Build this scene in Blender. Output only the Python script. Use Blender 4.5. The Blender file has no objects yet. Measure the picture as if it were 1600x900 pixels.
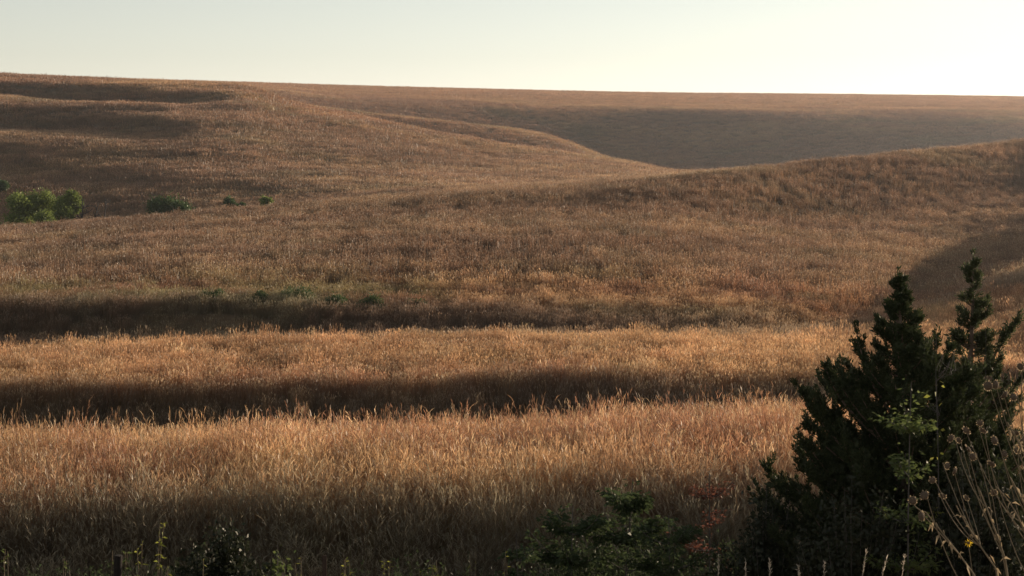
import bpy, math, random
import numpy as np
from mathutils import Vector, Matrix, Euler

S = bpy.context.scene
C = S.collection
R = math.radians

# ------------------------------------------------------------------ camera, sky, sun, exposure
F, YH = 2667.0, 230.0           # focal length and eye level, in pixels of the 1600 px wide photograph
CZ = 10.0                       # camera height above the datum
cam = bpy.data.cameras.new('camera')
cam.sensor_width = 36.0
cam.lens = 36.0 * F / 1600.0
cam.shift_y = -(450.0 - YH) / 1600.0
cam.clip_start = 0.3
cam.clip_end = 40000.0
camo = bpy.data.objects.new('camera', cam)
C.objects.link(camo)
camo.location = (0, 0, CZ)
camo.rotation_euler = (R(90), 0, 0)
S.camera = camo

SUN_EL, SUN_AZ = 7.8, 51.0      # degrees; azimuth clockwise from the view direction (+Y)
sd = Vector((math.sin(R(SUN_AZ)) * math.cos(R(SUN_EL)), math.cos(R(SUN_AZ)) * math.cos(R(SUN_EL)), math.sin(R(SUN_EL))))
sun = bpy.data.lights.new('sun', 'SUN')
sun.energy = 5.0
sun.angle = R(0.53)
sun.color = (1.0, 0.84, 0.67)
suno = bpy.data.objects.new('sun', sun)
C.objects.link(suno)
suno.rotation_euler = sd.to_track_quat('Z', 'Y').to_euler()

W = bpy.data.worlds.new('World')
S.world = W
W.use_nodes = True
wn, wl = W.node_tree.nodes, W.node_tree.links
wn.clear()
sky = wn.new('ShaderNodeTexSky')
sky.sky_type = 'NISHITA'
sky.sun_disc = False
sky.sun_elevation = R(SUN_EL)
sky.sun_rotation = R(SUN_AZ)
sky.altitude = 400
sky.air_density = 1.08
sky.dust_density = 0.06
sky.ozone_density = 1.0
bg = wn.new('ShaderNodeBackground')
bg.inputs['Strength'].default_value = 0.112
wo = wn.new('ShaderNodeOutputWorld')
hsv = wn.new('ShaderNodeHueSaturation')
hsv.inputs['Saturation'].default_value = 0.36
wl.new(sky.outputs[0], hsv.inputs['Color'])
wl.new(hsv.outputs[0], bg.inputs[0])
wl.new(bg.outputs[0], wo.inputs[0])

S.view_settings.view_transform = 'Standard'
S.view_settings.look = 'None'
S.view_settings.exposure = 0.5
S.view_settings.gamma = 1.0
S.view_settings.use_curve_mapping = False
S.render.engine = 'CYCLES'
S.cycles.max_bounces = 6
S.cycles.diffuse_bounces = 3
S.cycles.transmission_bounces = 4
S.cycles.transparent_max_bounces = 8

rng = np.random.default_rng(7)

# ------------------------------------------------------------------ numeric helpers
def hash2(i, j, seed):
    h = (i.astype(np.int64) * 374761393 + j.astype(np.int64) * 668265263 + seed * 1442695041) & 0x7fffffff
    h = ((h ^ (h >> 13)) * 1274126177) & 0x7fffffff
    h = ((h ^ (h >> 16)) * 69069) & 0x7fffffff
    return (h & 0xffffff) / float(0xffffff)

def noise(x, y, seed=0):
    xi, yi = np.floor(x), np.floor(y)
    fx, fy = x - xi, y - yi
    fx, fy = fx * fx * (3 - 2 * fx), fy * fy * (3 - 2 * fy)
    a, b = hash2(xi, yi, seed), hash2(xi + 1, yi, seed)
    c, d = hash2(xi, yi + 1, seed), hash2(xi + 1, yi + 1, seed)
    return (a * (1 - fx) + b * fx) * (1 - fy) + (c * (1 - fx) + d * fx) * fy - 0.5

def fbm(x, y, seed=0, n=3):
    s, a = 0, 1.0
    for k in range(n):
        s = s + a * noise(x * 2 ** k + 17.3 * k, y * 2 ** k - 9.1 * k, seed + k)
        a *= 0.5
    return s

def smooth(a, b, x):
    t = np.clip((x - a) / (b - a), 0, 1)
    return t * t * (3 - 2 * t)

def curve(pts, u):
    """Smooth (monotone cubic) curve through pts, flat beyond its ends."""
    xs = np.array([p[0] for p in pts], float); ys = np.array([p[1] for p in pts], float)
    return pchip(xs, ys, np.clip(u, xs[0], xs[-1]))

def pchip(xs, ys, x):
    h = np.diff(xs); d = np.diff(ys) / h
    m = np.zeros_like(ys)
    w1, w2 = 2 * h[1:] + h[:-1], h[1:] + 2 * h[:-1]
    ok = d[:-1] * d[1:] > 0
    with np.errstate(divide='ignore', invalid='ignore'):
        m[1:-1] = np.where(ok, (w1 + w2) / (w1 / d[:-1] + w2 / d[1:]), 0)
    m[0], m[-1] = d[0], d[-1]
    i = np.clip(np.searchsorted(xs, x) - 1, 0, len(h) - 1)
    t = (x - xs[i]) / h[i]
    return ((2 * t**3 - 3 * t**2 + 1) * ys[i] + (t**3 - 2 * t**2 + t) * h[i] * m[i]
            + (-2 * t**3 + 3 * t**2) * ys[i + 1] + (t**3 - t**2) * h[i] * m[i + 1])

# ------------------------------------------------------------------ terrain
# Every station is a line across the land (a crest, a bank's foot, a valley floor): its distance and height.
def grass_h(Y):
    return 0.25 + 0.15 * smooth(12, 18, Y) + 0.85 * smooth(24.0, 28.0, Y) - 0.2 * smooth(100, 200, Y)

def stations(u):
    """Distances and canopy heights (relative to the eye) of the land along one bearing."""
    v = np.clip(u, -300, 1900)
    st = []
    def top(Y, y): st.append((Y, (YH - y) / F * Y - grass_h(Y)))
    def low(Y, z): st.append((Y, z))
    low(2, -1.75); low(7.5, -2.6); low(12.0, -5.2); low(20.0, -6.1); low(24.4, -8.2)
    # near field: a bank that faces the eye, then a gentle fall to its far edge
    top(25.7, curve([(-300, 905), (0, 898), (800, 892), (1200, 890), (1900, 920)], v))
    top(27.7, curve([(-300, 768), (0, 762), (300, 758), (500, 742), (800, 754), (1000, 742), (1200, 730), (1500, 735), (1900, 735)], v))
    c1 = curve([(-300, 680), (0, 672), (300, 662), (500, 655), (700, 645), (900, 632), (1050, 620), (1240, 612), (1500, 595), (1900, 585)], v)
    top(48, c1 + 22)
    low(54, (YH - c1) / F * 54 - 3.2)
    # second rise: dark bank, then a lit shoulder
    b0 = curve([(-300, 672), (0, 664), (400, 654), (800, 636), (1050, 614), (1250, 598), (1500, 575), (1900, 565)], v)
    b1 = curve([(-300, 592), (0, 590), (400, 588), (800, 582), (1050, 572), (1250, 562), (1500, 535), (1900, 520)], v)
    k = curve([(0, 1.0), (1100, 1.0), (1600, 1.25)], v)
    low(64.5, (YH - b0) / F * 64.5 - 2.8)
    top(67.0, b0 + 12)
    top(curve([(0, 68.9), (1000, 68.9), (1200, 71.5), (1350, 74), (1600, 76)], v), b1 - 4)
    c2 = curve([(-300, 533), (0, 528), (300, 521), (600, 513), (900, 513), (1200, 517), (1330, 502), (1450, 465), (1600, 412), (1900, 340)], v)
    top(84 * k, c2 + 3)
    low(92 * k, (YH - c2) / F * 92 * k - 1.5 - curve([(0, 1.6), (900, 1.0), (1300, .7), (1500, .4)], v))
    # draw and its far bank
    e0 = curve([(-300, 522), (0, 518), (500, 508), (900, 509), (1200, 502), (1300, 492), (1450, 458), (1600, 408), (1900, 330)], v)
    e1 = curve([(-300, 462), (0, 464), (300, 460), (500, 472), (800, 488), (1050, 492), (1200, 476), (1290, 462), (1450, 441), (1600, 382), (1900, 300)], v)
    low(97 * k, (YH - e0) / F * 97 * k - 1.6)
    top(101 * k, e0 + 4)
    top(k * curve([(0, 103.4), (500, 103.2), (900, 102.6), (1300, 106), (1600, 121)], v), e1)
    # the long middle hill
    c3 = curve([(-300, 385), (0, 352), (200, 338), (400, 321), (700, 298), (900, 286), (1090, 268), (1300, 247), (1450, 232), (1600, 218), (1900, 200)], v)
    d3 = curve([(-300, 230), (0, 225), (800, 215), (1090, 220), (1600, 285), (1900, 300)], v)
    top(curve([(0, 190), (800, 185), (1000, 180), (1300, 200), (1450, 215), (1600, 235)], v), curve([(-300, 395), (0, 370), (400, 341), (800, 320), (1000, 322), (1300, 340), (1450, 326), (1600, 305), (1900, 280)], v))
    top(d3, c3)
    z3 = (YH - c3) / F
    low(d3 + 40, z3 * (d3 + 40) - curve([(0, 4.5), (900, 2.5), (1100, 1.8), (1600, 6)], v))
    # the left hill
    s0 = curve([(-300, 372), (0, 346), (200, 334), (400, 317), (700, 295), (900, 283), (1090, 268), (1300, 262), (1900, 250)], v)
    top(d3 + 90, s0)
    top(d3 + 126, s0 - curve([(-300, 54), (200, 49), (500, 26), (800, 6), (1000, 2), (1900, 2)], v))
    c4 = curve([(-300, 100), (0, 117), (200, 125), (380, 133), (450, 157), (560, 178), (700, 207), (850, 232), (1000, 254), (1080, 267), (1300, 285), (1900, 300)], v)
    d4 = curve([(-300, 700), (0, 690), (380, 640), (700, 560), (1080, 460), (1600, 500), (1900, 520)], v)
    top(d4, c4)
    low(d4 + 75, (YH - c4) / F * (d4 + 75) - 7.5)
    # spur between the left hill and the far slope
    c5 = curve([(-300, 120), (380, 142), (450, 154), (560, 168), (700, 183), (830, 199), (940, 237), (1010, 262), (1100, 285), (1900, 320)], v)
    d5 = max(715.0, float(d4) + 130.0)
    top(d5, c5 + 5)
    low(d5 + 45, (YH - c5) / F * (d5 + 45) - 6.0)
    f0 = curve([(-300, 130), (380, 148), (560, 180), (700, 200), (850, 235), (950, 255), (1080, 272), (1200, 262), (1600, 240), (1900, 230)], v)
    top(d5 + 90 + (850 - d5 - 90) * .6, f0)
    f1 = curve([(-300, 122), (380, 141), (540, 156), (800, 166), (1100, 171), (1600, 177), (1900, 182)], v)
    top(curve([(380, 880), (700, 905), (1100, 950), (1600, 950)], v), f1)
    c6 = curve([(-300, 116), (0, 122), (380, 132), (700, 140), (1000, 146), (1300, 149), (1600, 153), (1900, 158)], v)
    top(curve([(380, 930), (700, 960), (1100, 1010), (1600, 1010)], v), f1 - .32 * (f1 - c6) - 2)
    top(1500, c6)
    low(1900, (YH - c6) / F * 1900 - 10)
    low(3000, 10); low(9000, -40)
    st.sort(key=lambda p: p[0])
    return np.array([p[0] for p in st], float), np.array([p[1] for p in st], float)

ucols = np.concatenate([np.arange(-2600, -300, 60), np.arange(-300, 1900, 7.0), np.arange(1900, 4201, 60)])
yrows = np.concatenate([np.geomspace(2, 12.5, 22)[:-1], np.linspace(12.5, 110, 400)[:-1], np.geomspace(110, 320, 130)[:-1],
                        np.linspace(320, 1200, 240)[:-1], np.linspace(1200, 1600, 30)[:-1], np.geomspace(1600, 9000, 25)])
NU, NY = len(ucols), len(yrows)
Z = np.zeros((NY, NU))
for j, u in enumerate(ucols):
    d, z = stations(u)
    Z[:, j] = pchip(d, z, yrows)
UU, YY = np.meshgrid(ucols, yrows)
XX = (UU - 800) / F * YY
# undulation
amp = 0.10 * smooth(14, 20, YY) + 0.10 * smooth(60, 110, YY) + 0.7 * smooth(180, 420, YY)
wl_ = 4.0 + 8 * smooth(60, 110, YY) + 22 * smooth(180, 420, YY)
Z += amp * fbm(XX / (1.8 * 5), YY / 5.0, 3) * (1 - smooth(90, 140, YY))
Z += 0.32 * fbm(XX / 40, YY / 11.0, 11, 3) * smooth(104, 140, YY) * (1 - smooth(260, 340, YY))
Z += 0.9 * fbm(XX / 130, YY / 45.0, 23, 3) * smooth(290, 400, YY) * (1 - 0.6 * smooth(520, 620, YY)) * (1 - smooth(640, 700, YY))
Z += 0.5 * fbm(XX / 120, YY / 60.0, 31, 2) * smooth(700, 800, YY)
Z += 3.0 * fbm(XX / 95 + YY / 160, YY / 260.0, 37, 2) * smooth(800, 850, YY) * (1 - smooth(930, 980, YY))
# two escarpments below the crest of the left hill
D4 = np.interp(UU, [-300, 0, 380, 700], [700, 690, 640, 560])
E1 = UU * .03
for dd, dep, wd, u1 in ((92, 4.6, 26, 400), (190, 3.4, 22, 340), (285, .8, 14, 500)):
    w_ = 1 - smooth(u1 - 160, u1, UU)
    o_ = dd + 10 * noise(XX / 40, YY * 0 + dd, 61)
    Z += -dep * w_ * smooth(D4 - o_ - 3.0 * wd, D4 - o_ - wd * .9, YY) * (1 - smooth(D4 - o_ - wd, D4 - o_, YY)) * (1 + .8 * noise(XX / 55, YY * 0 + dd, 63))
# rock-ledge terraces of the left hill
tmask = smooth(300, 350, YY) * (1 - smooth(560, 640, YY))
ph = Z / 5.2 + 0.9 * fbm(XX / 130, YY / 130, 41, 2)
fr = ph - np.floor(ph)
Z += tmask * 1.15 * (smooth(0.55, 0.95, fr) - fr) * (0.6 + 1.0 * (fbm(XX / 60, YY / 90, 47, 2) + .3))

def hgt(u, Y):
    """Ground height at a bearing and distance (bilinear)."""
    u = np.asarray(u, float); Y = np.asarray(Y, float)
    j = np.clip(np.searchsorted(ucols, u) - 1, 0, NU - 2); i = np.clip(np.searchsorted(yrows, Y) - 1, 0, NY - 2)
    a = np.clip((u - ucols[j]) / (ucols[j + 1] - ucols[j]), 0, 1); b = np.clip((Y - yrows[i]) / (yrows[i + 1] - yrows[i]), 0, 1)
    return (Z[i, j] * (1 - a) + Z[i, j + 1] * a) * (1 - b) + (Z[i + 1, j] * (1 - a) + Z[i + 1, j + 1] * a) * b

def ground_at(x, Y):
    return float(hgt(800 + F * x / Y, Y)) + CZ

def mesh_from(name, V, Fq, mat=None, smooth_=True):
    me = bpy.data.meshes.new(name)
    V = np.asarray(V, np.float32); Fq = np.asarray(Fq, np.int32)
    n, k = Fq.shape
    me.vertices.add(len(V)); me.vertices.foreach_set('co', V.ravel())
    me.loops.add(n * k); me.loops.foreach_set('vertex_index', Fq.ravel())
    me.polygons.add(n)
    me.polygons.foreach_set('loop_start', np.arange(0, n * k, k, dtype=np.int32))
    if smooth_:
        me.polygons.foreach_set('use_smooth', np.ones(n, bool))
    me.update(calc_edges=True)
    me.validate()
    if mat: me.materials.append(mat)
    return me

# ------------------------------------------------------------------ materials
def new_mat(name):
    m = bpy.data.materials.new(name); m.use_nodes = True
    n, l = m.node_tree.nodes, m.node_tree.links
    n.clear()
    return m, n, l

def leaf_shader(n, l, color_socket, trans=0.5, gloss=0.0, tcol=None):
    """Thin leaf: diffuse in front, light let through from behind."""
    d = n.new('ShaderNodeBsdfDiffuse'); t = n.new('ShaderNodeBsdfTranslucent'); mx = n.new('ShaderNodeMixShader')
    mx.inputs[0].default_value = trans
    l.new(color_socket, d.inputs[0]); l.new(tcol or color_socket, t.inputs[0])
    l.new(d.outputs[0], mx.inputs[1]); l.new(t.outputs[0], mx.inputs[2])
    o = n.new('ShaderNodeOutputMaterial')
    if gloss > 0:
        g = n.new('ShaderNodeBsdfGlossy'); g.inputs['Roughness'].default_value = 0.45
        g.inputs['Color'].default_value = (1, .95, .85, 1)
        m2 = n.new('ShaderNodeMixShader'); m2.inputs[0].default_value = gloss
        l.new(mx.outputs[0], m2.inputs[1]); l.new(g.outputs[0], m2.inputs[2]); l.new(m2.outputs[0], o.inputs[0])
    else:
        l.new(mx.outputs[0], o.inputs[0])

def grass_mat(name, gloss=0.04):
    m, n, l = new_mat(name)
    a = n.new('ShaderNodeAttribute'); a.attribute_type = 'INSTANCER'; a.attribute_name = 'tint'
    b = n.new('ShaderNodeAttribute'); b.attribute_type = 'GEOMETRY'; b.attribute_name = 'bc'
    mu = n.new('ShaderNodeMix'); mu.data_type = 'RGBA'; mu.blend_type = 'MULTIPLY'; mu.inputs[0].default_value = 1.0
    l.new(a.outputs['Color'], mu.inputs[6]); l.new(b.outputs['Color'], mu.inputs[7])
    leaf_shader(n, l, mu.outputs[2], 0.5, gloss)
    return m

def leaf_mat(name, c1, c2, trans=0.45, gloss=0.05, scale=6.0):
    m, n, l = new_mat(name)
    g = n.new('ShaderNodeNewGeometry')
    tc = n.new('ShaderNodeTexCoord')
    nz = n.new('ShaderNodeTexNoise'); nz.inputs['Scale'].default_value = scale
    l.new(tc.outputs['Object'], nz.inputs['Vector'])
    ad = n.new('ShaderNodeMath'); ad.operation = 'ADD'
    l.new(g.outputs['Random Per Island'], ad.inputs[0]); l.new(nz.outputs[0], ad.inputs[1])
    mr = n.new('ShaderNodeMapRange'); mr.inputs[1].default_value = 0.3; mr.inputs[2].default_value = 1.7
    l.new(ad.outputs[0], mr.inputs[0])
    mx = n.new('ShaderNodeMix'); mx.data_type = 'RGBA'
    mx.inputs[6].default_value = (*c1, 1); mx.inputs[7].default_value = (*c2, 1)
    l.new(mr.outputs[0], mx.inputs[0])
    leaf_shader(n, l, mx.outputs[2], trans, gloss)
    return m

def bark_mat(name, c1, c2, scale=30):
    m, n, l = new_mat(name)
    tc = n.new('ShaderNodeTexCoord'); mp = n.new('ShaderNodeMapping'); mp.inputs['Scale'].default_value = (1, 1, .18)
    l.new(tc.outputs['Object'], mp.inputs[0])
    nz = n.new('ShaderNodeTexNoise'); nz.inputs['Scale'].default_value = scale; nz.inputs['Detail'].default_value = 5
    l.new(mp.outputs[0], nz.inputs['Vector'])
    mx = n.new('ShaderNodeMix'); mx.data_type = 'RGBA'
    mx.inputs[6].default_value = (*c1, 1); mx.inputs[7].default_value = (*c2, 1)
    l.new(nz.outputs[0], mx.inputs[0])
    p = n.new('ShaderNodeBsdfPrincipled'); p.inputs['Roughness'].default_value = 0.95
    p.inputs['Specular IOR Level'].default_value = 0.08
    l.new(mx.outputs[2], p.inputs['Base Color'])
    bp = n.new('ShaderNodeBump'); bp.inputs['Strength'].default_value = 0.6; bp.inputs['Distance'].default_value = 0.01
    l.new(nz.outputs[0], bp.inputs['Height']); l.new(bp.outputs[0], p.inputs['Normal'])
    o = n.new('ShaderNodeOutputMaterial'); l.new(p.outputs[0], o.inputs[0])
    return m

def ground_mat():
    m, n, l = new_mat('thatch_and_soil')
    tc = n.new('ShaderNodeTexCoord')
    n1 = n.new('ShaderNodeTexNoise'); n1.inputs['Scale'].default_value = 0.05; n1.inputs['Detail'].default_value = 8
    n2 = n.new('ShaderNodeTexNoise'); n2.inputs['Scale'].default_value = 3.0; n2.inputs['Detail'].default_value = 8
    for x in (n1, n2): l.new(tc.outputs['Object'], x.inputs['Vector'])
    r1 = n.new('ShaderNodeValToRGB')
    r1.color_ramp.elements[0].position = .35; r1.color_ramp.elements[0].color = (.12, .085, .05, 1)
    r1.color_ramp.elements[1].position = .65; r1.color_ramp.elements[1].color = (.22, .14, .08, 1)
    l.new(n1.outputs[0], r1.inputs[0])
    mu = n.new('ShaderNodeMix'); mu.data_type = 'RGBA'; mu.blend_type = 'MULTIPLY'; mu.inputs[0].default_value = .6
    l.new(r1.outputs[0], mu.inputs[6]); l.new(n2.outputs[0], mu.inputs[7])
    p = n.new('ShaderNodeBsdfPrincipled'); p.inputs['Roughness'].default_value = 1.0
    p.inputs['Specular IOR Level'].default_value = 0.1
    l.new(mu.outputs[2], p.inputs['Base Color'])
    bp = n.new('ShaderNodeBump'); bp.inputs['Strength'].default_value = 0.8; bp.inputs['Distance'].default_value = 0.15
    l.new(n2.outputs[0], bp.inputs['Height']); l.new(bp.outputs[0], p.inputs['Normal'])
    o = n.new('ShaderNodeOutputMaterial'); l.new(p.outputs[0], o.inputs[0])
    return m

M_GROUND = ground_mat()
M_GRASS = grass_mat('dry_prairie_grass')

# ------------------------------------------------------------------ the ground, one sheet all round the camera
th = np.arctan((ucols - 800) / F)
back = np.linspace(th[-1], 2 * math.pi + th[0], 40)[1:-1]       # bearings behind the camera
zb = np.zeros((NY, len(back)))
for k in range(len(back)):
    w = math.sin(math.pi * (k + 1) / (len(back) + 1)) ** 0.6
    e = Z[:, -1] * (1 - k / len(back)) + Z[:, 0] * (k / len(back))
    zb[:, k] = e * (1 - w) + (-1.9) * w
allth = np.concatenate([th, back]); ZA = np.concatenate([Z, zb], 1)
rad = np.concatenate([1 / np.cos(th), np.full(len(back), 1 / math.cos(th[-1]))])
VX = yrows[:, None] * (rad * np.sin(allth))[None]; VY = yrows[:, None] * (rad * np.cos(allth))[None]
V = np.stack([VX, VY, ZA + CZ], -1).reshape(-1, 3)
NC = len(allth)
ii, jj = np.meshgrid(np.arange(NY - 1), np.arange(NC), indexing='ij')
jn = (jj + 1) % NC
quads = np.stack([ii * NC + jj, (ii) * NC + jn, (ii + 1) * NC + jn, (ii + 1) * NC + jj], -1).reshape(-1, 4)
cap = len(V)
V = np.concatenate([V, [[0, 0, CZ - 1.75]]])
gm = mesh_from('prairie_ground', V, quads, M_GROUND)
# centre under the camera
cf = [(cap, (j + 1) % NC, j) for j in range(NC)]
import bmesh
bm = bmesh.new(); bm.from_mesh(gm); bm.verts.ensure_lookup_table()
for f in cf:
    try: bm.faces.new([bm.verts[i] for i in f])
    except ValueError: pass
bmesh.ops.recalc_face_normals(bm, faces=bm.faces)
bm.normal_update()
bm.to_mesh(gm); bm.free()
if gm.polygons[0].normal.z < 0:
    gm.flip_normals()

def tag(o, label=None, cat=None, group=None, kind=None):
    if label: o['label'] = label
    if cat: o['category'] = cat
    if group: o['group'] = group
    if kind: o['kind'] = kind
    return o

ground = bpy.data.objects.new('prairie_ground', gm)
C.objects.link(ground)
tag(ground, 'rolling prairie ground of low hills and shallow draws', 'ground', kind='structure')

# ------------------------------------------------------------------ grass
def ribbons(P, Wd, Side, col):
    """P (n,k,3) centre lines, Wd (n,k) widths, Side (n,3) width direction, col (n,k,3) -> verts, quads, colours"""
    n, k, _ = P.shape
    A = P - Side[:, None] * Wd[..., None] / 2; B = P + Side[:, None] * Wd[..., None] / 2
    Vv = np.stack([A, B], 2).reshape(-1, 3)
    base = (np.arange(n) * k * 2)[:, None] + (np.arange(k - 1) * 2)[None]
    q = np.stack([base, base + 1, base + 3, base + 2], -1).reshape(-1, 4)
    return Vv, q, np.repeat(col.reshape(-1, 3), 2, 0)

def tuft(name, r, seed, culms, leaves, h=(1.0, 1.5), wc=.006, wl=.007, ws=.016, fingers=3, seg=6, arch=.10):
    g = np.random.default_rng(seed)
    Vs, Qs, Cs = [], [], []; off = 0
    def add(P, Wd, Side, col):
        nonlocal off
        v, q, c = ribbons(P, Wd, Side, col)
        Vs.append(v); Qs.append(q + off); Cs.append(c); off += len(v)
    def side(n):
        a = g.uniform(0, math.pi, n)
        return np.stack([np.cos(a), np.sin(a), np.zeros(n)], 1)
    t = np.linspace(0, 1, seg)
    # flowering stems
    n = culms
    if n:
        base = g.normal(0, r * .5, (n, 2)); H = g.uniform(*h, n)
        lean = base / max(r, 1e-3) * .10 + g.normal(0, .06, (n, 2)) + np.array([-.03, .0])
        bend = g.normal(0, arch, (n, 2)) * (g.uniform(0, 1, (n, 1)) ** (2.5 if arch < .2 else 1.0)) + np.array([-.03, 0]) * g.uniform(0, 1, (n, 1))
        P = np.zeros((n, seg, 3))
        P[..., :2] = base[:, None] + lean[:, None] * (t * 1.0)[None, :, None] * H[:, None, None] + bend[:, None] * (t ** 3)[None, :, None] * H[:, None, None]
        P[..., 2] = H[:, None] * t - (np.linalg.norm(bend, axis=1) * .35)[:, None] * t ** 4 * H[:, None]
        Wd = wc * np.ones((n, seg)); Wd[:, -1] *= .6
        stem = np.array([.92, .66, .50]); red = np.array([.90, .55, .42]); base_c = np.array([.46, .47, .42])  # greyer stem bases, also darkened to carry the shade inside the tuft
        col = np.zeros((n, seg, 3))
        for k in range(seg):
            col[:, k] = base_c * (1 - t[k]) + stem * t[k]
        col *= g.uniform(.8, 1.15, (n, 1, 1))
        add(P, Wd, side(n), col)
        # seed heads: short spreading fingers at the tip
        tip = P[:, -1]; d = P[:, -1] - P[:, -2]; d /= np.linalg.norm(d, axis=1)[:, None]
        for f in range(fingers):
            L = g.uniform(.07, .17, n) * (h[1] / 1.4)
            sp = g.normal(0, .16, (n, 3)); dd = d + sp; dd[:, 2] -= .1 * f; dd /= np.linalg.norm(dd, axis=1)[:, None]
            kk = np.array([0, .5, 1.0])
            Q = (tip - d * .05 * f)[:, None] + dd[:, None] * (L[:, None] * kk)[..., None]
            Q[..., 2] -= (L[:, None] * kk ** 2) * .25
            w_ = ws * np.array([.5, 1.0, .35])[None] * g.uniform(.6, 1.2, (n, 1))
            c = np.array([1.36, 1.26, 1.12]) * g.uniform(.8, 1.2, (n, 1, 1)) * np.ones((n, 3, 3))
            add(Q, w_, side(n), c)
    # leaves
    n = leaves
    if n:
        base = g.normal(0, r * .55, (n, 2)); L = g.uniform(h[0] * .45, h[1] * .8, n)
        a = g.uniform(0, 2 * math.pi, n); o = g.uniform(.15, .75, n)
        out = np.stack([np.cos(a), np.sin(a)], 1) * o[:, None]
        P = np.zeros((n, seg, 3))
        P[..., :2] = base[:, None] + out[:, None] * (t ** 1.6)[None, :, None] * L[:, None, None] * .8
        P[..., 2] = L[:, None] * (t[None] - (o[:, None] ** 1.2) * .75 * t[None] ** 2.6)
        Wd = wl * np.array([.8, 1, 1, .9, .6, .15] if seg == 6 else np.linspace(1, .3, seg))[None] * g.uniform(.7, 1.3, (n, 1))
        c = np.array([.95, .78, .58]) * g.uniform(.7, 1.15, (n, 1, 1)) * np.ones((n, seg, 3))
        gr = g.uniform(0, 1, n) < .22
        c[gr] = c[gr] * np.array([.72, 1.02, .62])
        add(P, Wd, side(n), c)
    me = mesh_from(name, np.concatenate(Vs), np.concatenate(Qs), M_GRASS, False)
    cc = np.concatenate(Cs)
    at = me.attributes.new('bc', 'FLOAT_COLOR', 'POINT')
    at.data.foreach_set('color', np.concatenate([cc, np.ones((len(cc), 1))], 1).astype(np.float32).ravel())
    return bpy.data.objects.new(name, me)

def scatter(name, objs, pts, rot, scl, tint, label, cat):
    """One object of uncountable stuff: tufts set on points by geometry nodes."""
    col = bpy.data.collections.new(name + '_tufts')
    for o in objs: col.objects.link(o)
    me = bpy.data.meshes.new(name)
    n = len(pts)
    me.vertices.add(n); me.vertices.foreach_set('co', pts.astype(np.float32).ravel())
    a = me.attributes.new('rot', 'FLOAT_VECTOR', 'POINT'); a.data.foreach_set('vector', rot.astype(np.float32).ravel())
    a = me.attributes.new('scl', 'FLOAT_VECTOR', 'POINT'); a.data.foreach_set('vector', scl.astype(np.float32).ravel())
    a = me.attributes.new('vid', 'INT', 'POINT'); a.data.foreach_set('value', rng.integers(0, len(objs), n).astype(np.int32))
    a = me.attributes.new('tint', 'FLOAT_VECTOR', 'POINT'); a.data.foreach_set('vector', tint.astype(np.float32).ravel())
    o = bpy.data.objects.new(name, me); C.objects.link(o)
    ng = bpy.data.node_groups.new(name, 'GeometryNodeTree')
    ng.interface.new_socket('Geometry', in_out='INPUT', socket_type='NodeSocketGeometry')
    ng.interface.new_socket('Geometry', in_out='OUTPUT', socket_type='NodeSocketGeometry')
    N, L = ng.nodes, ng.links
    gi, go = N.new('NodeGroupInput'), N.new('NodeGroupOutput')
    ci = N.new('GeometryNodeCollectionInfo'); ci.inputs['Collection'].default_value = col
    ci.inputs['Separate Children'].default_value = True; ci.inputs['Reset Children'].default_value = True
    ip = N.new('GeometryNodeInstanceOnPoints'); ip.inputs['Pick Instance'].default_value = True
    def attr(nm, ty):
        x = N.new('GeometryNodeInputNamedAttribute'); x.data_type = ty; x.inputs[0].default_value = nm
        return x.outputs[0]
    L.new(gi.outputs[0], ip.inputs['Points']); L.new(ci.outputs[0], ip.inputs['Instance'])
    L.new(attr('vid', 'INT'), ip.inputs['Instance Index'])
    er = N.new('FunctionNodeEulerToRotation'); L.new(attr('rot', 'FLOAT_VECTOR'), er.inputs[0]); L.new(er.outputs[0], ip.inputs['Rotation'])
    L.new(attr('scl', 'FLOAT_VECTOR'), ip.inputs['Scale'])
    L.new(ip.outputs[0], go.inputs[0])
    md = o.modifiers.new('scatter', 'NODES'); md.node_group = ng
    return tag(o, label, cat, kind='stuff')

RUSSET = np.array([.33, .175, .102]); TAN = np.array([.47, .31, .172]); GREEN = np.array([.15, .165, .07]); WINE = np.array([.25, .15, .115]); STRAW = np.array([.46, .33, .19])

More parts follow.
